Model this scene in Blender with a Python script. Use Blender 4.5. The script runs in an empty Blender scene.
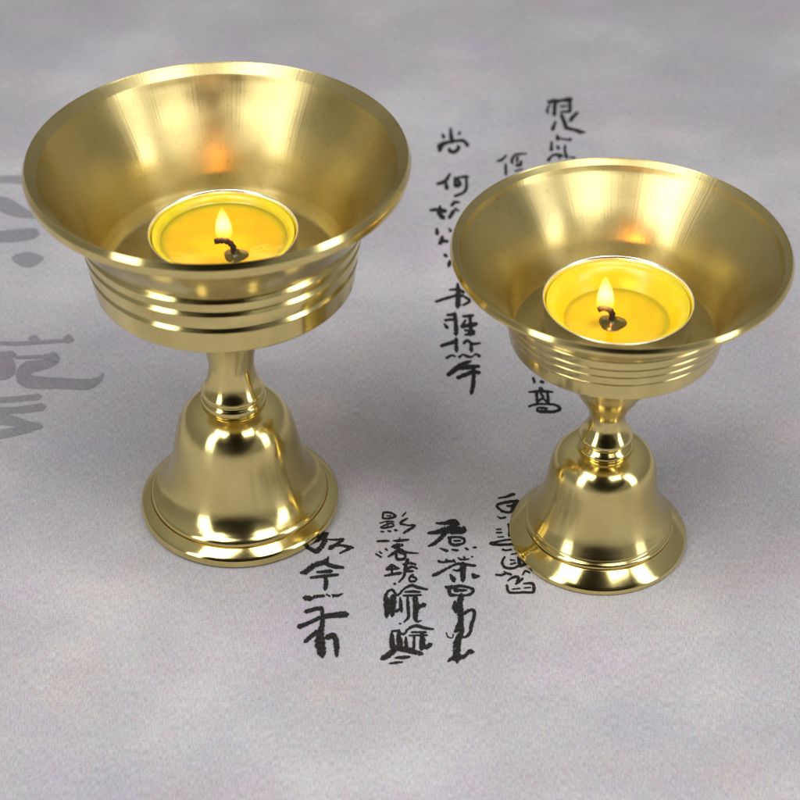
import bpy, bmesh, math, random
from mathutils import Vector
R_ = math.radians
CM = 0.01
scene = bpy.context.scene

# ------------------------------------------------------------------ camera
CAM_F = 1961.6 / 800.0          # focal length in picture widths
CAM_PITCH = R_(38.62)           # looking down from the horizontal
CAM_H = 36.56                   # cm above the table
cam_d = bpy.data.cameras.new("camera")
cam_d.sensor_width = 36.0
cam_d.lens = 36.0 * CAM_F
cam_d.clip_start = 0.01
cam_d.clip_end = 50
cam_d.dof.use_dof = True
cam_d.dof.focus_distance = 0.53
cam_d.dof.aperture_fstop = 22
cam = bpy.data.objects.new("camera", cam_d)
scene.collection.objects.link(cam)
cam.location = (0, 0, CAM_H * CM)
cam.rotation_euler = (R_(90) - CAM_PITCH, 0, 0)
scene.camera = cam

# ------------------------------------------------------------------ world: a dim room, darker where the photographer stands
world = bpy.data.worlds.new("World")
scene.world = world
world.use_nodes = True
wt = world.node_tree
wt.nodes.clear()
w_out = wt.nodes.new("ShaderNodeOutputWorld")
w_bg = wt.nodes.new("ShaderNodeBackground")
w_tc = wt.nodes.new("ShaderNodeTexCoord")
w_dot = wt.nodes.new("ShaderNodeVectorMath"); w_dot.operation = 'DOT_PRODUCT'
pd = Vector((0.02, -0.76, 0.65)).normalized()
w_dot.inputs[1].default_value = pd
w_ramp = wt.nodes.new("ShaderNodeValToRGB")
w_ramp.color_ramp.elements[0].position = 0.74
w_ramp.color_ramp.elements[0].color = (1, 1, 1, 1)
w_ramp.color_ramp.elements[1].position = 0.80
w_ramp.color_ramp.elements[1].color = (0.035, 0.03, 0.028, 1)
w_sep = wt.nodes.new("ShaderNodeSeparateXYZ")
w_r2 = wt.nodes.new("ShaderNodeValToRGB")
e = w_r2.color_ramp.elements
e[0].position = 0.0; e[0].color = (0.42, 0.415, 0.40, 1)
e[1].position = 1.0; e[1].color = (0.85, 0.85, 0.86, 1)
e2 = e.new(0.35); e2.color = (0.50, 0.50, 0.50, 1)
w_mix = wt.nodes.new("ShaderNodeMix"); w_mix.data_type = 'RGBA'; w_mix.blend_type = 'MULTIPLY'
w_mix.inputs[0].default_value = 1.0
L = wt.links.new
L(w_tc.outputs["Generated"], w_dot.inputs[0])
L(w_dot.outputs["Value"], w_ramp.inputs[0])
L(w_tc.outputs["Generated"], w_sep.inputs[0])
L(w_sep.outputs["Z"], w_r2.inputs[0])
L(w_ramp.outputs[0], w_mix.inputs[6]); L(w_r2.outputs[0], w_mix.inputs[7])
L(w_mix.outputs[2], w_bg.inputs[0])
w_bg.inputs[1].default_value = 0.5
L(w_bg.outputs[0], w_out.inputs[0])

# ------------------------------------------------------------------ studio lamps
def area(name, loc, target, sx, sy, power, col=(1, 1, 1)):
    d = bpy.data.lights.new(name, 'AREA')
    d.shape = 'RECTANGLE'; d.size = sx; d.size_y = sy; d.energy = power; d.color = col
    o = bpy.data.objects.new(name, d)
    scene.collection.objects.link(o)
    o.location = loc
    v = Vector(target) - Vector(loc)
    o.rotation_euler = v.to_track_quat('-Z', 'Y').to_euler()
    return o
area("panel_lamp", (-0.28, 0.14, 0.85), (-0.12, 0.36, 0), 0.34, 0.62, 5.0, (1.0, 0.99, 0.96))
area("panel_lamp", (0.25, 0.14, 0.85), (0.12, 0.36, 0), 0.30, 0.62, 4.0, (1.0, 0.99, 0.96))

area("window_lamp", (-0.58, -0.10, 0.38), (0, 0.42, 0.04), 0.22, 0.62, 1.9, (0.97, 0.98, 1.0))
area("window_lamp", (0.62, 0.10, 0.36), (0, 0.42, 0.04), 0.18, 0.62, 1.7, (0.97, 0.98, 1.0))

scene.view_settings.view_transform = 'Standard'
scene.view_settings.look = 'None'
scene.view_settings.exposure = 0.0
scene.view_settings.gamma = 1.0

# ------------------------------------------------------------------ material helpers
def new_mat(name):
    m = bpy.data.materials.new(name)
    m.use_nodes = True
    nt = m.node_tree
    nt.nodes.clear()
    out = nt.nodes.new("ShaderNodeOutputMaterial")
    b = nt.nodes.new("ShaderNodeBsdfPrincipled")
    nt.links.new(b.outputs[0], out.inputs[0])
    return m, nt, b, out

def N(nt, kind, **kw):
    n = nt.nodes.new(kind)
    for k, v in kw.items():
        setattr(n, k, v)
    return n

def math_n(nt, op, a, b=None, clamp=False):
    n = nt.nodes.new("ShaderNodeMath"); n.operation = op; n.use_clamp = clamp
    for i, v in enumerate((a, b)):
        if v is None: continue
        if isinstance(v, (int, float)): n.inputs[i].default_value = v
        else: nt.links.new(v, n.inputs[i])
    return n.outputs[0]

def ramp(nt, fac, stops):
    r = nt.nodes.new("ShaderNodeValToRGB")
    el = r.color_ramp.elements
    el[0].position, el[0].color = stops[0][0], (*stops[0][1], 1)
    el[1].position, el[1].color = stops[-1][0], (*stops[-1][1], 1)
    for p, c in stops[1:-1]:
        x = el.new(p); x.color = (*c, 1)
    nt.links.new(fac, r.inputs[0])
    return r.outputs[0]

def brass(name, rough, aniso, lathe, chatter=0.0, col=(0.77, 0.635, 0.265), tarnish=0.25):
    """turned brass: fine lathe rings, radial brushing, light tarnish"""
    m, nt, b, out = new_mat(name)
    b.inputs["Metallic"].default_value = 1.0
    tc = N(nt, "ShaderNodeTexCoord")
    sep = N(nt, "ShaderNodeSeparateXYZ"); nt.links.new(tc.outputs["Object"], sep.inputs[0])
    x2 = math_n(nt, 'MULTIPLY', sep.outputs[0], sep.outputs[0])
    y2 = math_n(nt, 'MULTIPLY', sep.outputs[1], sep.outputs[1])
    rad = math_n(nt, 'SQRT', math_n(nt, 'ADD', x2, y2))
    ang = math_n(nt, 'ARCTAN2', sep.outputs[1], sep.outputs[0])
    ln = N(nt, "ShaderNodeTexNoise", noise_dimensions='1D'); ln.inputs["Scale"].default_value = 1.0
    ln.inputs["Detail"].default_value = 3.0
    nt.links.new(math_n(nt, 'ADD', math_n(nt, 'MULTIPLY', rad, 2300.0), math_n(nt, 'MULTIPLY', sep.outputs[2], 3100.0)), ln.inputs["W"])
    # broad tarnish
    tn = N(nt, "ShaderNodeTexNoise"); tn.inputs["Scale"].default_value = 70.0; tn.inputs["Detail"].default_value = 5.0
    nt.links.new(tc.outputs["Object"], tn.inputs["Vector"])
    tn2 = N(nt, "ShaderNodeTexNoise"); tn2.inputs["Scale"].default_value = 900.0; tn2.inputs["Detail"].default_value = 3.0
    nt.links.new(tc.outputs["Object"], tn2.inputs["Vector"])
    dark = tuple(c * k for c, k in zip(col, (0.80, 0.76, 0.66)))
    c1 = ramp(nt, tn.outputs[0], [(0.36, tuple(c + (d - c) * tarnish * 2.2 for c, d in zip(col, dark))), (0.62, col)])
    mix = N(nt, "ShaderNodeMix", data_type='RGBA', blend_type='MULTIPLY')
    mix.inputs[0].default_value = 1.0
    c2 = ramp(nt, tn2.outputs[0], [(0.26, (0.86, 0.84, 0.80)), (0.40, (1, 1, 1))])
    nt.links.new(c1, mix.inputs[6]); nt.links.new(c2, mix.inputs[7])
    nt.links.new(mix.outputs[2], b.inputs["Base Color"])
    rr = math_n(nt, 'ADD', math_n(nt, 'MULTIPLY', tn.outputs[0], rough * 1.3), rough * 0.32)
    rr = math_n(nt, 'ADD', rr, math_n(nt, 'MULTIPLY', ln.outputs[0], rough * 0.15))
    nt.links.new(rr, b.inputs["Roughness"])
    b.inputs["Anisotropic"].default_value = aniso
    tg = N(nt, "ShaderNodeTangent", direction_type='RADIAL', axis='Z')
    nt.links.new(tg.outputs[0], b.inputs["Tangent"])
    b.inputs["Anisotropic Rotation"].default_value = 0.25
    h = math_n(nt, 'MULTIPLY', ln.outputs[0], lathe)
    if chatter > 0:
        cc = N(nt, "ShaderNodeCombineXYZ")
        nt.links.new(math_n(nt, 'MULTIPLY', ang, 55.0), cc.inputs[0])
        nt.links.new(math_n(nt, 'MULTIPLY', sep.outputs[2], 8.0), cc.inputs[1])
        cn = N(nt, "ShaderNodeTexNoise"); cn.inputs["Scale"].default_value = 1.0; cn.inputs["Detail"].default_value = 1.5
        nt.links.new(cc.outputs[0], cn.inputs["Vector"])
        h = math_n(nt, 'ADD', h, math_n(nt, 'MULTIPLY', cn.outputs[0], chatter))
    bump = N(nt, "ShaderNodeBump"); bump.inputs["Strength"].default_value = 1.0
    bump.inputs["Distance"].default_value = 0.00002
    nt.links.new(h, bump.inputs["Height"])
    nt.links.new(bump.outputs[0], b.inputs["Normal"])
    return m

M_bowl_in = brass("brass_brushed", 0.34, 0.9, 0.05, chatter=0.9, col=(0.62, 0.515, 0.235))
M_bowl_out = brass("brass_turned", 0.15, 0.5, 0.2)
M_foot = brass("brass_polished", 0.16, 0.8, 0.12)
M_base = brass("brass_faced", 0.13, 0.6, 0.5)

def cloth_mat(name, tint, lo=1.0):
    m, nt, b, out = new_mat(name)
    tc = N(nt, "ShaderNodeTexCoord")
    P = tc.outputs["Object"]
    def noise(scale, detail=4, vec=None, rough=0.55):
        n = N(nt, "ShaderNodeTexNoise"); n.inputs["Scale"].default_value = scale
        n.inputs["Detail"].default_value = detail; n.inputs["Roughness"].default_value = rough
        nt.links.new(vec or P, n.inputs["Vector"]); return n
    def mp(sx, sy, rot=0.0, off=0.0):
        k = N(nt, "ShaderNodeMapping"); k.inputs["Scale"].default_value = (sx, sy, 1)
        k.inputs["Rotation"].default_value = (0, 0, rot); k.inputs["Location"].default_value = (off, off, 0)
        nt.links.new(P, k.inputs["Vector"]); return k.outputs[0]
    base = ramp(nt, noise(15, 8).outputs[0], [(0.30, (0.338, 0.325, 0.354)), (0.50, (0.388, 0.376, 0.398)), (0.68, (0.475, 0.459, 0.474))])
    # washes of lilac, warm and bluish pigment
    def mixc(a, fac, colr, mode='MULTIPLY'):
        x = N(nt, "ShaderNodeMix", data_type='RGBA', blend_type=mode)
        nt.links.new(fac, x.inputs[0]); nt.links.new(a, x.inputs[6]); x.inputs[7].default_value = (*colr, 1)
        return x.outputs[2]
    f1 = ramp(nt, noise(24, 4, mp(1, 1, 0, 3.1)).outputs[0], [(0.52, (0, 0, 0)), (0.70, (1, 1, 1))])
    f2 = ramp(nt, noise(30, 4, mp(1, 1, 0, 7.7)).outputs[0], [(0.54, (0, 0, 0)), (0.72, (1, 1, 1))])
    f3 = ramp(nt, noise(20, 4, mp(1, 1, 0, 11.3)).outputs[0], [(0.54, (0, 0, 0)), (0.72, (1, 1, 1))])
    c = mixc(base, f1, (1.03, 0.965, 1.045))
    c = mixc(c, f2, (1.07, 1.01, 0.97))
    c = mixc(c, f3, (0.96, 0.99, 1.03))
    # threads
    wa = noise(1, 2, mp(3400, 520)); wb = noise(1, 2, mp(520, 3400)); wc = noise(2200, 2)
    th = math_n(nt, 'ADD', math_n(nt, 'ADD', math_n(nt, 'MULTIPLY', wa.outputs[0], 0.5), math_n(nt, 'MULTIPLY', wb.outputs[0], 0.25)), math_n(nt, 'MULTIPLY', wc.outputs[0], 0.25))
    tcv = ramp(nt, th, [(0.36, (0.74, 0.735, 0.74)), (0.5, (0.975, 0.975, 0.975)), (0.64, (1.20, 1.20, 1.19))])
    x = N(nt, "ShaderNodeMix", data_type='RGBA', blend_type='MULTIPLY'); x.inputs[0].default_value = 1
    nt.links.new(c, x.inputs[6]); nt.links.new(tcv, x.inputs[7])
    # coloured fibre speckle
    sp = noise(700, 3, mp(1, 0.45, 0, 2.0))
    sc = N(nt, "ShaderNodeMix", data_type='RGBA', blend_type='SOFT_LIGHT'); sc.inputs[0].default_value = 0.16
    nt.links.new(x.outputs[2], sc.inputs[6]); nt.links.new(sp.outputs["Color"], sc.inputs[7])
    t = N(nt, "ShaderNodeMix", data_type='RGBA', blend_type='MULTIPLY'); t.inputs[0].default_value = 1
    nt.links.new(sc.outputs[2], t.inputs[6]); t.inputs[7].default_value = (*tint, 1)
    nt.links.new(t.outputs[2], b.inputs["Base Color"])
    b.inputs["Roughness"].default_value = 0.9
    b.inputs["Specular IOR Level"].default_value = 0.15
    bump = N(nt, "ShaderNodeBump"); bump.inputs["Strength"].default_value = 0.5; bump.inputs["Distance"].default_value = 0.0002
    nt.links.new(th, bump.inputs["Height"]); nt.links.new(bump.outputs[0], b.inputs["Normal"])
    return m
M_cloth = cloth_mat("printed_cloth", (1, 1, 1))
M_faded = cloth_mat("faded_grey_ink", (0.61, 0.61, 0.625))

def ink_mat():
    m, nt, b, out = new_mat("black_ink")
    tc = N(nt, "ShaderNodeTexCoord")
    k = N(nt, "ShaderNodeMapping"); k.inputs["Scale"].default_value = (2300, 1100, 1)
    nt.links.new(tc.outputs["Object"], k.inputs["Vector"])
    n = N(nt, "ShaderNodeTexNoise"); n.inputs["Scale"].default_value = 1; n.inputs["Detail"].default_value = 2
    nt.links.new(k.outputs[0], n.inputs["Vector"])
    c = ramp(nt, n.outputs[0], [(0.40, (0.007, 0.0065, 0.006)), (0.75, (0.035, 0.033, 0.031))])
    nt.links.new(c, b.inputs["Base Color"])
    b.inputs["Roughness"].default_value = 0.85
    b.inputs["Specular IOR Level"].default_value = 0.2
    # threads of bare cloth showing through the ink
    tr = N(nt, "ShaderNodeBsdfTransparent"); mx = N(nt, "ShaderNodeMixShader")
    f = ramp(nt, n.outputs[0], [(0.63, (0, 0, 0)), (0.78, (0.8, 0.8, 0.8))])
    nt.links.new(f, mx.inputs[0]); nt.links.new(b.outputs[0], mx.inputs[1]); nt.links.new(tr.outputs[0], mx.inputs[2])
    nt.links.new(mx.outputs[0], out.inputs[0])
    return m
M_ink = ink_mat()

def simple(name, col, rough, metal=0.0, **kw):
    m, nt, b, out = new_mat(name)
    b.inputs["Base Color"].default_value = (*col, 1)
    b.inputs["Roughness"].default_value = rough
    b.inputs["Metallic"].default_value = metal
    for k, v in kw.items():
        b.inputs[k.replace("_", " ")].default_value = v
    return m
def wax_mat(name, col, rough, scale):
    m, nt, b, out = new_mat(name)
    tc = N(nt, "ShaderNodeTexCoord")
    n = N(nt, "ShaderNodeTexNoise"); n.inputs["Scale"].default_value = 160; n.inputs["Detail"].default_value = 3
    nt.links.new(tc.outputs["Object"], n.inputs["Vector"])
    c = ramp(nt, n.outputs[0], [(0.3, tuple(v * 0.86 for v in col)), (0.7, col)])
    nt.links.new(c, b.inputs["Base Color"])
    b.inputs["Roughness"].default_value = rough
    b.inputs["Subsurface Weight"].default_value = 0.7
    b.inputs["Subsurface Radius"].default_value = (1.0, 0.55, 0.08)
    b.inputs["Subsurface Scale"].default_value = scale
    bump = N(nt, "ShaderNodeBump"); bump.inputs["Strength"].default_value = 0.35; bump.inputs["Distance"].default_value = 0.0006
    nt.links.new(n.outputs[0], bump.inputs["Height"]); nt.links.new(bump.outputs[0], b.inputs["Normal"])
    return m
M_wax = wax_mat("yellow_wax", (0.66, 0.55, 0.014), 0.28, 0.006)
M_pool = wax_mat("molten_wax", (0.68, 0.41, 0.003), 0.05, 0.006)
M_cup = simple("thin_aluminium", (0.86, 0.83, 0.80), 0.22, 1.0)
M_wick = simple("charred_wick", (0.016, 0.007, 0.005), 0.8)
M_holder = simple("wax_coated_wick_holder", (0.050, 0.042, 0.004), 0.2, 0.0)

def flame_mat():
    m = bpy.data.materials.new("candle_flame"); m.use_nodes = True
    nt = m.node_tree; nt.nodes.clear()
    out = N(nt, "ShaderNodeOutputMaterial"); em = N(nt, "ShaderNodeEmission")
    tc = N(nt, "ShaderNodeTexCoord"); sep = N(nt, "ShaderNodeSeparateXYZ")
    nt.links.new(tc.outputs["Generated"], sep.inputs[0])
    c = ramp(nt, sep.outputs[2], [(0.0, (0.35, 0.35, 0.9)), (0.14, (1.0, 0.42, 0.04)), (0.25, (1.0, 0.52, 0.06)), (0.5, (1.0, 0.80, 0.30)), (0.85, (1.0, 0.72, 0.16)), (1.0, (1.0, 0.55, 0.08))])
    s = ramp(nt, sep.outputs[2], [(0.0, (0.04,) * 3), (0.18, (0.16,) * 3), (0.42, (1.0,) * 3), (0.8, (0.9,) * 3), (1.0, (0.3,) * 3)])
    nt.links.new(c, em.inputs[0])
    nt.links.new(math_n(nt, 'MULTIPLY', s, 570.0), em.inputs[1])
    nt.links.new(em.outputs[0], out.inputs["Volume"])
    return m
M_flame = flame_mat()

# ------------------------------------------------------------------ geometry helpers
def link(name, bm, mats, parent=None, loc=None, sharp=32, smooth=True):
    me = bpy.data.meshes.new(name)
    bmesh.ops.recalc_face_normals(bm, faces=bm.faces)
    bm.to_mesh(me); bm.free()
    for p in me.polygons: p.use_smooth = smooth
    if smooth and sharp: me.set_sharp_from_angle(angle=R_(sharp))
    for mt in (mats if isinstance(mats, (list, tuple)) else [mats]): me.materials.append(mt)
    o = bpy.data.objects.new(name, me)
    scene.collection.objects.link(o)
    if parent: o.parent = parent
    if loc: o.location = loc
    return o

def smooth_profile(pts):
    """pts: (r, z[, fillet]) in cm -> polyline with rounded corners"""
    out = []
    n = len(pts)
    for i, p in enumerate(pts):
        f = p[2] if len(p) > 2 else 0
        if f <= 0 or i == 0 or i == n - 1:
            out.append((p[0], p[1])); continue
        P = Vector(p[:2]); A = Vector(pts[i - 1][:2]); B = Vector(pts[i + 1][:2])
        da = min(f, (A - P).length * 0.48); db = min(f, (B - P).length * 0.48)
        a = P + (A - P).normalized() * da; b = P + (B - P).normalized() * db
        k = 3 if f < 0.06 else 8
        for j in range(k + 1):
            t = j / k
            q = a * (1 - t) ** 2 + P * 2 * t * (1 - t) + b * t * t
            out.append((q.x, q.y))
    return out

def spline_pts(pts, sub=8):
    """Catmull-Rom through (r, z) points"""
    out = []
    P = [Vector(p) for p in pts]
    P = [P[0] * 2 - P[1]] + P + [P[-1] * 2 - P[-2]]
    for i in range(1, len(P) - 2):
        for j in range(sub):
            t = j / sub
            q = 0.5 * ((2 * P[i]) + (P[i + 1] - P[i - 1]) * t + (2 * P[i - 1] - 5 * P[i] + 4 * P[i + 1] - P[i + 2]) * t * t
                       + (3 * P[i] - P[i - 1] - 3 * P[i + 1] + P[i + 2]) * t ** 3)
            out.append(tuple(q))
    out.append(tuple(P[-2]))
    return out

def lathe(prof, seg=192, closed=False, mat_fn=None):
    bm = bmesh.new()
    rings = []
    for r, z in prof:
        if r < 1e-5:
            rings.append([bm.verts.new((0, 0, z * CM))])
        else:
            rings.append([bm.verts.new((r * CM * math.cos(2 * math.pi * k / seg), r * CM * math.sin(2 * math.pi * k / seg), z * CM)) for k in range(seg)])
    pairs = list(zip(range(len(rings) - 1), range(1, len(rings))))
    if closed: pairs.append((len(rings) - 1, 0))
    for ia, ib in pairs:
        a, b = rings[ia], rings[ib]
        if len(a) == 1 and len(b) == 1: continue
        for k in range(seg):
            k2 = (k + 1) % seg
            if len(a) == 1: f = bm.faces.new((a[0], b[k], b[k2]))
            elif len(b) == 1: f = bm.faces.new((a[k], b[0], a[k2]))
            else: f = bm.faces.new((a[k], b[k], b[k2], a[k2]))
            if mat_fn: f.material_index = mat_fn(ia)
    return bm

def tube(path, radii, seg=12):
    bm = bmesh.new(); prev = None
    path = [Vector(p) for p in path]
    for i, p in enumerate(path):
        d = (path[min(i + 1, len(path) - 1)] - path[max(i - 1, 0)]).normalized()
        u = d.cross(Vector((0, 1, 0.01))).normalized(); v = d.cross(u)
        ring = [bm.verts.new(p + (u * math.cos(2 * math.pi * k / seg) + v * math.sin(2 * math.pi * k / seg)) * radii[i]) for k in range(seg)]
        if prev:
            for k in range(seg):
                bm.faces.new((prev[k], prev[(k + 1) % seg], ring[(k + 1) % seg], ring[k]))
        else: bm.faces.new(ring[::-1])
        prev = ring
    bm.faces.new(prev)
    return bm

def empty(name, loc, label, cat, group):
    o = bpy.data.objects.new(name, None)
    o.empty_display_size = 0.02
    scene.collection.objects.link(o)
    o.location = loc
    o["label"] = label; o["category"] = cat; o["group"] = group
    return o

# ------------------------------------------------------------------ the cloth on the table
bm = bmesh.new()
bmesh.ops.create_grid(bm, x_segments=40, y_segments=40, size=0.8)
for v in bm.verts: v.co.y += 0.55
cloth = link("tablecloth", bm, M_cloth, sharp=None)
cloth["kind"] = "structure"
cloth["label"] = "pale grey lilac printed cloth with brushed black writing"

ct, st = math.cos(CAM_PITCH), math.sin(CAM_PITCH)
def ground(px, py):
    """where the photographed mark lies on the cloth, cm"""
    a = (px - 400) / (CAM_F * 800); b = -(py - 400) / (CAM_F * 800)
    dx, dy, dz = a, ct + b * st, -st + b * ct
    t = CAM_H / -dz
    return dx * t, dy * t

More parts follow.
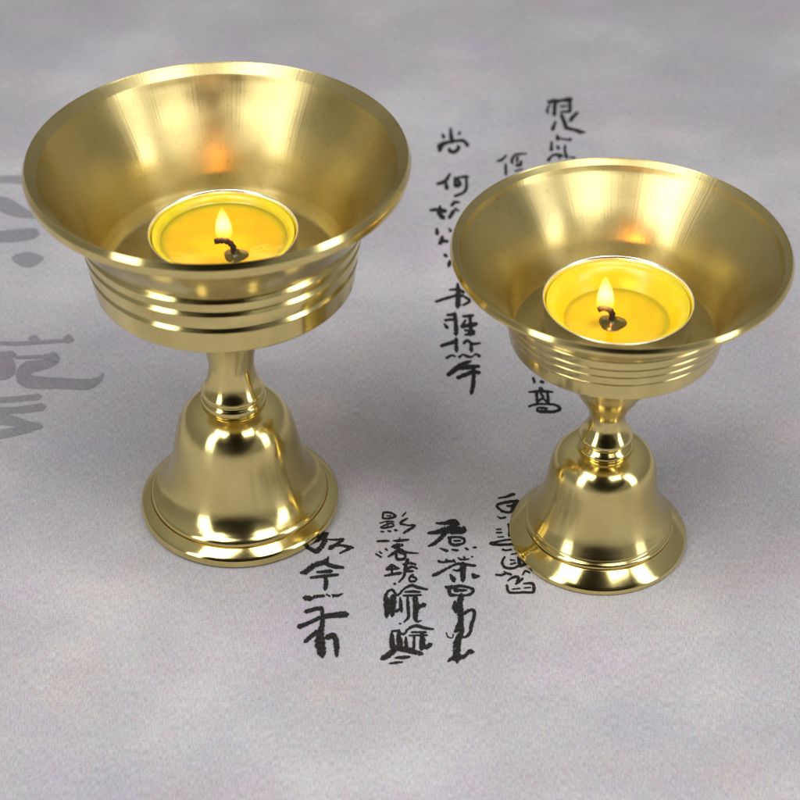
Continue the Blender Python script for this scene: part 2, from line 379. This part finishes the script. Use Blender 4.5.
INK = [
 # (x0, y0, scale, strokes); a stroke is x y w x y w ...
 (290, 520, 10, """150 240 40 300 180 50 370 140 40;160 270 30 270 320 45;270 320 40 340 230 45 350 170 40;370 195 12 450 200 18 530 195 25;530 205 25 470 240 25 400 285 40;400 270 30 500 255 20 600 275 30 635 280 15;600 285 30 550 310 20 500 335 15;
 385 375 15 350 420 45 240 460 45 160 520 45 110 530 25;340 430 40 430 465 35 530 480 25;270 525 18 350 520 30 415 515 30;205 580 20 340 565 28 480 550 22;355 580 35 360 630 40 350 690 35"""),
 (290, 590, 10, """150 80 50 200 85 45 235 82 20;240 70 30 340 60 25;365 45 15 400 65 15;420 50 15 470 60 25 525 40 12;430 75 14 440 60 14;
 160 220 40 240 195 35 310 185 35;90 370 45 190 330 35 300 280 35;340 265 45 450 255 50 560 245 55;320 180 30 325 300 40 310 420 55 300 520 90 320 640 80;150 520 35 220 460 35 270 420 35;370 480 50 440 460 45 465 560 50 465 660 30"""),
 (370, 505, 11.43, """150 90 20 145 150 22;150 90 22 230 90 22 290 130 25 220 155 22 150 155 18;190 125 14 240 125 14;110 210 12 200 190 16 270 195 16;120 260 14 190 225 18 250 215 16 270 240 18 190 262 20 130 268 14;195 200 14 205 258 14;125 308 18 160 308 14;205 300 18 235 305 16;285 290 24 310 295 16;
 410 90 12 370 130 16;425 155 16 350 210 26 430 235 16 510 240 22 440 290 26 385 325 18;
 80 418 16 160 415 22 215 415 20;265 410 12 330 410 30 440 398 20;340 380 14 335 415 18;65 560 16 125 598 20;110 540 22 135 555 14;180 505 26 200 520 12;255 480 30 320 460 35 370 465 30;290 480 40 330 520 45 260 560 30 210 595 20;340 510 30 420 545 24 550 555 12;300 570 30 310 620 30 390 620 26 400 570 26 340 550 22"""),
 (370, 560, 11.43, """250 60 30 190 110 26;250 60 26 320 100 26;190 115 16 300 105 22 330 100 18;250 70 20 250 170 26;170 182 22 260 165 28 350 150 34;430 0 40 410 60 40 400 140 34 380 200 26 330 255 18;380 50 24 460 40 26 520 55 22;430 100 30 480 80 26 540 100 20;420 130 26 490 130 26;490 170 26 450 210 24 460 245 22 510 245 22 530 215 20 480 190 24;275 275 24 290 276 20;
 350 370 20 410 320 24 480 295 30 560 320 28 655 340 20;400 370 18 480 365 26 570 370 22;380 410 18 480 410 22 585 405 18;200 370 22 180 420 40 200 520 80 190 650 40;200 360 26 260 345 26 300 400 30 355 380 20;260 420 60 260 520 70 255 640 34;345 430 14 350 500 40 360 590 30;300 590 40 340 560 20;430 425 26 435 550 36 440 650 30 390 712 16;515 425 50 525 550 60 520 660 50 540 705 26 585 695 14;555 540 40 620 515 45;340 730 20 352 731 18"""),
 (370, 610, 11.43, """410 240 20 470 200 26 545 185 34 620 210 30 725 222 18;475 258 20 640 258 22;450 295 18 655 292 18;250 245 20 250 340 50 260 430 60;330 230 26 330 330 60 350 420 60;250 245 22 320 240 22 370 280 26 420 250 20;410 310 18 410 380 40 420 440 40;505 310 24 500 440 34;590 280 45 600 360 60 590 440 50;640 430 50 690 400 50;140 560 50 220 510 60 310 440 60 420 460 60 590 505 40;290 550 20 370 545 36 455 540 20;225 615 16 300 605 26 370 600 16"""),
 (420, 510, 11.43, """190 155 20 280 155 34 370 140 60 430 160 50;380 150 70 370 220 80;95 270 26 200 255 44 300 235 70 420 235 80 500 235 60;500 200 40 510 240 40;290 260 50 220 340 44 150 390 36 95 415 18;325 320 30 420 310 22 500 330 30 500 380 26 420 400 30 350 390 30 340 330 36;390 355 22 460 355 20;230 440 14 310 470 34;365 455 16 430 465 26;520 440 24 550 455 20;610 432 22 645 432 16;
 210 590 28 260 600 20 320 590 26 390 590 20;300 565 16 305 600 20;380 570 16 400 600 20;435 550 14 470 570 18 560 565 14;505 540 26 515 570 20;590 535 18 602 536 16;150 750 36 220 720 34 320 665 26 420 620 26 480 620 30 630 640 26"""),
 (420, 560, 11.43, """490 50 60 490 130 60 490 230 50;380 115 16 430 125 24 500 90 40;345 170 20 380 220 50 390 240 40;600 165 30 620 190 50 670 190 26;
 290 310 22 340 320 40 460 300 30 560 320 26 610 350 30 560 400 26 450 405 18 350 400 36 330 330 40;400 350 40 480 350 30 530 350 16;
 470 410 60 455 500 60 460 600 60 470 700 60;400 480 30 400 540 60 410 600 30;500 620 36 560 580 30 610 580 30 620 640 36 590 740 36 575 790 34"""),
 (420, 610, 11.43, """450 150 50 430 220 60 400 250 30;462 100 50 465 150 56 475 250 50 430 350 70 420 450 80 420 540 80 425 600 30;590 180 36 570 260 34 520 310 26 440 300 16;320 590 20 360 560 40 420 550 50 500 535 40 560 480 40 590 480 60;300 260 10 320 310 14 370 320 10 380 280 14"""),
 (485, 480, 11.43, """150 210 14 240 195 22 300 170 34 330 165 28;380 245 30 260 255 30 150 280 26 140 310 24 200 360 26 290 370 24 330 310 60 370 260 40;250 300 20 330 300 30;140 420 10 180 440 20 235 430 18;265 510 26 280 560 26 275 640 26;130 568 14 180 568 16;130 605 16 190 605 18;140 655 12 210 650 16;310 680 20 220 690 20 130 710 24 60 725 24 130 740 28 240 740 26 330 735 22"""),
 (485, 540, 11.43, """200 110 22 240 120 18 300 110 20;300 165 14 380 155 14;225 195 20 195 260 26 230 315 26 320 325 24 400 290 26;290 230 18 340 235 14;290 280 18 350 265 18;380 195 24 390 260 34 400 300 30;380 210 20 440 235 30 485 270 26 400 300 34;125 400 22 190 405 22 240 385 24 300 400 22;215 365 14 260 385 14;260 470 14 320 430 26 380 430 26 370 490 34;350 505 20 400 470 26 430 440 22;430 400 16 460 355 22 510 375 18;440 500 14 540 500 28 560 560 34 540 600 26 430 600 24 350 605 22 280 600 26 255 560 28 250 520 24;310 565 12 400 555 14;450 550 16 520 545 14"""),
 (430, 120, 16, """330 130 20 335 230 50 355 350 60;200 230 30 220 280 50;480 200 30 460 235 30;150 490 60 170 420 80 200 390 60 300 360 40 450 335 40 540 340 45 600 410 50;310 470 50 320 510 50 400 510 45 460 450 50 440 420 30"""),
 (425, 165, 16, """400 150 30 320 260 45 200 310 35;330 280 45 350 380 50;480 200 30 490 330 55 560 310 45 520 220 35;520 200 20 680 190 45;660 220 35 660 380 40 600 450 35 480 500 35;430 650 50 470 600 45 550 600 25"""),
 (425, 205, 16, """80 85 30 200 80 50 320 100 60;240 20 30 230 130 60 290 210 60;460 100 50 390 200 50;480 60 30 540 100 20;190 380 30 195 460 55;380 380 20 410 415 45;280 510 40 260 590 60 230 620 40;300 580 40 360 590 45"""),
 (425, 240, 13.33, """260 200 40 290 220 30;330 270 20 330 310 50 310 360 20"""),
 (430, 280, 13.33, """80 290 30 200 250 30 340 215 30 440 210 30;370 50 30 375 180 60 370 350 65;260 135 20 350 130 30 450 160 40;440 340 25 530 280 30 450 220 25;
 230 470 25 340 460 35;200 540 25 340 525 30;330 450 40 345 580 45 350 720 55;190 590 20 230 640 40;440 490 25 570 480 35;530 500 35 545 620 35 540 720 60;440 600 30 470 540 30;420 620 40 600 590 50 620 570 20;460 670 20 580 690 45;470 730 25 590 720 30"""),
 (430, 335, 13.33, """150 145 35 260 115 40 350 85 50;350 50 35 355 210 45;450 110 35 500 75 30 560 120 30 670 110 18;545 120 25 550 210 45;220 310 30 290 275 20 340 290 14;390 300 30 440 265 14 500 290 30 560 295 14 610 260 14 660 285 35;
 240 535 40 330 470 55 420 400 50 540 355 25;400 450 30 520 430 50 650 425 35;370 570 45 470 530 45 560 500 50 660 500 40;580 420 50 580 600 45 570 690 45 550 775 45"""),
 (540, 90, 16, """130 190 40 240 180 60 320 180 45;240 180 50 235 300 50 230 400 50;110 330 40 130 360 40;160 230 20 120 300 30;330 170 30 470 160 70 500 150 50;480 200 50 480 350 45;320 270 20 420 260 25;330 350 20 450 350 30;600 370 40 540 420 45 490 490 50;340 400 45 390 520 50 420 610 55;420 610 50 550 640 40 640 670 55 720 680 20;250 510 35 200 630 55"""),
 (540, 125, 16, """280 170 30 280 220 65;330 220 20 460 240 30 480 240 55;185 270 25 180 400 50;280 340 30 300 380 45;400 330 30 400 440 35 430 520 50;130 570 45 200 490 25 300 480 40 360 500 30;300 500 30 310 540 30;480 520 20 560 525 20"""),
 (490, 140, 16, """260 250 20 190 320 36 120 340 24;250 390 30 255 560 34;420 230 35 500 225 25 590 220 12;400 230 30 350 330 42 360 380 26;440 280 40 430 360 26;500 340 34 480 400 50 420 410 34;400 500 20 520 470 20"""),
 (510, 360, 13.33, """310 240 25 325 300 30;410 290 30 440 300 35;250 430 14 400 420 30 570 430 18;400 380 40 430 400 30;350 430 30 365 590 26;500 430 26 510 580 35;400 440 20 440 500 26 370 560 20;440 510 20 490 560 20;250 620 22 360 590 24 480 590 20 600 600 24 665 650 34 600 690 30 480 690 35 370 680 28 380 640 20 490 650 28"""),
]
FADED = [
 (0, 165, 7.27, """-80 105 45 60 105 50 200 110 60;-80 260 60 30 290 100 120 330 85 250 375 30;-80 530 60 100 515 80 240 500 70 262 500 50;110 680 50 200 690 100 290 680 50"""),
 (0, 325, 6.4, """-60 115 20 100 120 22 200 115 22 420 100 18;205 92 50 230 96 50;430 88 50 445 92 50;-60 190 30 30 190 30 80 190 40;50 200 50 60 300 60 -60 340 40;-60 250 80 40 260 80;100 208 16 280 205 22 340 205 50 355 215 50;360 220 50 300 250 55 180 275 75 150 330 85 200 365 75 400 375 62 560 380 60 640 345 30 660 310 8;-60 485 35 100 475 32 250 460 35;-60 550 35 120 545 40 270 525 45;-60 600 80 60 610 60 180 645 50 255 650 35;-60 710 60 60 690 50 200 660 45"""),
]
def ink_mesh(sets, z0, jit, seed, wide=0.2):
    rnd = random.Random(seed)
    bm = bmesh.new(); z = z0; kk = 0
    for x0, y0, s, txt in sets:
        for st_ in txt.replace("\n", "").split(";"):
            v = [float(t) for t in st_.split()]
            if not v: continue
            pts = [(x0 + v[i] / s, y0 + v[i + 1] / s, v[i + 2] / s) for i in range(0, len(v), 3)]
            P = [Vector(p) for p in pts]
            P = [P[0] * 2 - P[1]] + P + [P[-1] * 2 - P[-2]]
            path = []
            for i in range(1, len(P) - 2):
                n = max(3, int((P[i + 1] - P[i]).length / 0.45))
                for j in range(n):
                    t = j / n
                    q = 0.5 * ((2 * P[i]) + (P[i + 1] - P[i - 1]) * t + (2 * P[i - 1] - 5 * P[i] + 4 * P[i + 1] - P[i + 2]) * t * t
                               + (3 * P[i] - P[i - 1] - 3 * P[i + 1] + P[i + 2]) * t ** 3)
                    path.append(q)
            path.append(P[-2])
            prev = None; kk += 1; z = z0 + (kk % 12) * 1.2e-5
            # rounded ends
            d0 = (path[1] - path[0]); d0.z = 0; d0.normalize(); d1 = (path[-1] - path[-2]); d1.z = 0; d1.normalize()
            a, b = path[0].copy(), path[-1].copy()
            cap0 = a - d0 * a.z * 0.5; cap0.z = a.z * 0.15
            cap1 = b + d1 * b.z * 0.6; cap1.z = b.z * 0.1
            path = [cap0] + path + [cap1]
            for i, q in enumerate(path):
                d = path[min(i + 1, len(path) - 1)] - path[max(i - 1, 0)]
                d = Vector((d.x, d.y))
                d = d.normalized() if d.length > 1e-6 else Vector((1, 0))
                nrm = Vector((-d.y, d.x)); w = max(q.z * 1.12 + wide + (0.35 if s > 13 else 0.0), 0.4) * 0.5; z += 1.5e-7
                w1 = w * (1 + rnd.uniform(-jit, jit)); w2 = w * (1 + rnd.uniform(-jit, jit))
                ring = []
                for sgn, ww in ((1, w1), (-1, w2)):
                    gx, gy = ground(q.x + nrm.x * ww * sgn, q.y + nrm.y * ww * sgn)
                    ring.append(bm.verts.new((gx * CM, gy * CM, z)))
                if prev: bm.faces.new((prev[0], prev[1], ring[1], ring[0]))
                prev = ring
    return bm
def ink_obj(name, bm, mt, label):
    o = link(name, bm, mt, cloth, smooth=False)
    for p in o.data.polygons:
        if p.normal.z < 0: p.flip()
    o["label"] = label
    return o
ink_obj("brush_writing", ink_mesh(INK, 0.00006, 0.26, 3), M_ink, "small black brush written characters in columns")
ink_obj("faded_brush_writing", ink_mesh(FADED, 0.00005, 0.04, 5), M_faded, "large faded grey brush characters at the cloth's left")

# ------------------------------------------------------------------ the two lamps
def butter_lamp(loc, label, foot, base, stem, bowl_out, bowl_in):
    root = empty("butter_lamp", loc, label, "butter lamp", "brass butter lamps")
    link("base_ring", lathe(base, 224), M_base, root)
    link("foot", lathe(foot, 224), M_foot, root)
    link("stem", lathe(stem, 160), M_foot, root)
    n_out = len(bowl_out)
    prof = bowl_out + bowl_in
    link("bowl", lathe(prof, 288, mat_fn=lambda i: 0 if i < n_out else 1), [M_bowl_out, M_bowl_in], root, sharp=28)
    return root

# larger lamp
LX, LY = -4.470, 41.197
base = smooth_profile([(0, 0.004), (2.66, 0.004, .03), (2.75, 0.07, .05), (2.75, 0.26, .03), (2.70, 0.33, .03), (2.46, 0.50, .015), (2.44, 0.46, .01), (2.38, 0.46)])
foot = smooth_profile([(2.38, 0.40), (2.43, 0.47, .04), (2.45, 0.57, .05), (2.40, 0.66, .05), (2.34, 0.70, .03)]) + \
    spline_pts([(2.31, 0.72), (2.18, 0.84), (2.04, 1.03), (1.93, 1.28), (1.83, 1.62), (1.75, 1.98), (1.68, 2.36), (1.60, 2.74), (1.49, 3.06), (1.33, 3.33), (1.13, 3.51), (0.90, 3.62)], 6) + [(0.0, 3.66)]
stem = smooth_profile([(0.80, 3.60), (0.88, 3.66, .03), (0.88, 3.84, .05), (0.81, 3.92, .03), (0.80, 3.97, .02), (0.86, 4.02, .03), (0.855, 4.09, .03)]) + \
    spline_pts([(0.82, 4.15), (0.735, 4.30), (0.67, 4.48), (0.625, 4.70), (0.605, 4.90), (0.62, 5.10), (0.655, 5.35), (0.72, 5.65), (0.84, 6.05), (1.05, 6.6), (1.4, 7.2), (1.9, 7.60)], 6) + [(1.9, 7.72)]
def tier_profile(r0, r1, zs, gap, depth):
    """grooved drum: zs are groove heights, low to high"""
    out = []
    z_lo = zs[0]; span = zs[-1] - zs[0]
    for z in zs:
        r = r0 + (r1 - r0) * (z - z_lo) / span
        out += [(r, z - gap, .012), (r - depth, z + gap * 0.25, .008), (r - depth, z + gap * 0.45, .008), (r + 0.012, z + gap * 0.8, .015)]
    return out
bo = [(0, 7.70), (3.20, 7.70, .05), (3.33, 7.76, .06), (3.40, 8.38, .02)]
bo += tier_profile(3.42, 3.55, [8.49, 9.03, 9.44], 0.085, 0.095)
bo = smooth_profile(bo + [(3.61, 9.58, .10), (3.80, 9.86, .2), (4.06, 10.28, .3), (4.46, 10.78, .08), (4.62, 10.86, .03), (4.72, 10.92, .015), (4.75, 11.15, .012), (4.68, 11.31, .01)])
bi = smooth_profile([(4.67, 11.312), (4.645, 11.28, .01), (4.41, 11.09, .03), (4.36, 10.98)]) + spline_pts([(4.33, 10.92), (4.05, 10.47), (3.68, 9.94), (3.38, 9.40), (3.24, 8.88), (3.15, 8.42)], 5) + smooth_profile([(3.13, 8.38), (3.05, 8.20, .12), (2.93, 8.06, .06), (2.0, 8.05), (0, 8.05)])
butter_lamp((LX * CM, LY * CM, 0), "larger and taller brass butter lamp with three deep grooves, on grey cloth", foot, base, stem, bo, bi)

# smaller lamp
SX, SY = 5.424, 39.836
base = smooth_profile([(0, 0.004), (2.36, 0.004, .03), (2.42, 0.05, .03), (2.42, 0.17, .03), (2.36, 0.24, .03), (2.02, 0.56, .02), (1.98, 0.53, .01), (1.94, 0.53)])
foot = smooth_profile([(1.94, 0.48), (1.99, 0.55, .02), (2.03, 0.62, .04), (1.99, 0.70, .04), (1.93, 0.72, .02), (1.91, 0.76, .02)]) + \
    spline_pts([(1.90, 0.79), (1.83, 0.92), (1.72, 1.14), (1.61, 1.45), (1.52, 1.80), (1.465, 2.15), (1.43, 2.42), (1.375, 2.68), (1.27, 2.90), (1.11, 3.06), (0.92, 3.15), (0.74, 3.18)], 6) + [(0.0, 3.19)]
stem = smooth_profile([(0.66, 3.14), (0.73, 3.19, .03), (0.74, 3.30, .08), (0.64, 3.40, .04), (0.60, 3.44, .03), (0.63, 3.48, .03), (0.71, 3.55, .05), (0.72, 3.64, .06), (0.64, 3.78, .05)]) + \
    spline_pts([(0.58, 3.86), (0.505, 4.02), (0.47, 4.22), (0.49, 4.38), (0.55, 4.55), (0.64, 4.72), (0.75, 4.90), (0.90, 5.20), (1.1, 5.7), (1.5, 6.4), (1.9, 6.70)], 6) + [(1.9, 6.82)]
bo = [(0, 6.80), (2.54, 6.80, .05), (2.66, 6.86, .05), (2.73, 7.30, .02)]
bo += tier_profile(2.76, 3.08, [7.38, 7.69, 7.98, 8.31], 0.022, 0.03)
bo = smooth_profile(bo + [(3.13, 8.40, .10), (3.28, 8.56, .2), (3.62, 8.88, .3), (3.96, 9.20, .06), (4.10, 9.27, .03), (4.185, 9.33, .012), (4.205, 9.41, .012), (4.15, 9.53, .01)])
bi = smooth_profile([(4.14, 9.532), (4.115, 9.50, .01), (4.01, 9.43, .01), (3.975, 9.41, .01), (3.93, 9.29)]) + spline_pts([(3.90, 9.25), (3.53, 8.90), (3.11, 8.47), (2.82, 8.0), (2.67, 7.5), (2.56, 7.12)], 5) + [(2.53, 7.06), (2.3, 7.05), (0, 7.05)]
butter_lamp((SX * CM, SY * CM, 0), "smaller brass butter lamp with fine lines round its bowl, on grey cloth", foot, base, stem, bo, bi)

# ------------------------------------------------------------------ tealights
def tealight(loc, label, depth, wax_prof, pool, wick_off, wick_pts, flame_off, flame_h, flame_r, lean):
    """loc: centre of the bowl floor; depth: cup height, cm"""
    root = empty("tealight", loc, label, "tealight", "burning tealights")
    D = depth
    cup = smooth_profile([(0, 0.01), (1.78, 0.01, .04), (1.84, 0.06, .04), (1.865, D - 0.05), (1.90, D - 0.03, .02), (1.905, D, .02), (1.88, D + 0.012, .015), (1.855, D - 0.02, .02), (1.82, D - 0.10), (1.81, 0.10), (1.75, 0.05), (0, 0.05)])
    link("cup", lathe(cup, 160), M_cup, root)
    link("wax", lathe(wax_prof, 160), M_wax, root, sharp=60)
    link("melted_wax", lathe(pool, 160), M_pool, root, sharp=60)
    hx, hy, hz = wick_off
    hp = [(0, 0.20), (0.08, 0.195), (0.10, 0.11), (0.17, 0.07), (0.27, 0.035), (0.35, 0.01), (0.37, -0.04), (0, -0.04)]
    rn = random.Random(int(hx * 100) + 7)
    hb = lathe(smooth_profile([(r, z, .04) for r, z in hp]), 48)
    for v in hb.verts:
        k = 1 + 0.08 * math.sin(3 * math.atan2(v.co.y, v.co.x) + 1) + rn.uniform(-.02, .02)
        v.co.x *= k; v.co.y *= k
        v.co.x += hx * CM; v.co.y += hy * CM; v.co.z += hz * CM
    link("wick_holder", hb, M_holder, root, sharp=None)
    wp = spline_pts([(a, b) for a, b in wick_pts], 5)
    link("wick", tube([((hx + a) * CM, hy * CM - 0.0002, (hz + 0.15 + b) * CM) for a, b in wp],
                      [0.00076 + 0.00012 * math.sin(i * 1.9) for i in range(len(wp))]), M_wick, root, sharp=None)
    fx, fy, fz = flame_off
    prof = [(0, 0), (.40, .03), (.72, .10), (.93, .20), (1.0, .32), (.95, .45), (.82, .58), (.64, .70), (.45, .80), (.26, .89), (.10, .96), (0, 1)]
    fb = lathe([(r * flame_r, z * flame_h) for r, z in spline_pts(prof, 3)[:-1]] + [(0, flame_h)], 32)
    for v in fb.verts:
        t = v.co.z / (flame_h * CM)
        v.co.x += lean * CM * t * t
    link("flame", fb, M_flame, root, loc=(fx * CM, fy * CM, fz * CM), sharp=None)
    d = bpy.data.lights.new("flame_light", 'POINT')
    d.energy = 0.0075; d.color = (1.0, 0.36, 0.05); d.shadow_soft_size = 0.0016
    lo = bpy.data.objects.new("flame_light", d); scene.collection.objects.link(lo)
    lo.parent = root; lo.location = (fx * CM, fy * CM, (fz + flame_h * 0.5) * CM)
    return root

D = 1.05
wax = [(0, 0.06), (1.80, 0.07), (1.80, D - 0.14)] + spline_pts([(1.79, D - 0.07), (1.74, D - 0.09), (1.68, D - 0.14), (1.62, D - 0.22), (1.45, D - 0.32), (1.2, D - 0.42)], 4) + [(0, D - 0.45)]
pool = [(0, D - 0.25), (1.56, D - 0.245), (1.605, D - 0.228), (1.61, D - 0.24), (1.3, D - 0.41), (0, D - 0.42)]
tealight(((LX + 0.02) * CM, (LY + 0.02) * CM, 8.052 * CM), "lit yellow tealight inside the larger brass lamp at left", D, wax, pool,
         (0.36, -0.76, D - 0.27), [(-.05, -.02), (-.06, .16), (-.18, .30), (-.36, .33), (-.50, .30)], (0.08, -0.58, D - 0.02), 1.12, 0.215, -0.02)
D = 0.90
wax = [(0, 0.06), (1.80, 0.07), (1.80, D - 0.16)] + spline_pts([(1.79, D - 0.10), (1.73, D - 0.14), (1.62, D - 0.20), (1.50, D - 0.34), (1.38, D - 0.54), (1.28, D - 0.66), (1.1, D - 0.71)], 4) + [(0, D - 0.73)]
pool = [(0, D - 0.64), (1.26, D - 0.635), (1.315, D - 0.612), (1.32, D - 0.64), (1.1, D - 0.715), (0, D - 0.72)]
tealight(((SX + 0.03) * CM, (SY + 0.03) * CM, 7.052 * CM), "lit yellow tealight inside the smaller brass lamp at right", D, wax, pool,
         (-0.12, -0.16, D - 0.64), [(-.02, -.02), (-.03, .18), (-.14, .30), (-.28, .33), (-.38, .28)], (-0.33, -0.15, D - 0.40), 1.25, 0.225, -0.06)
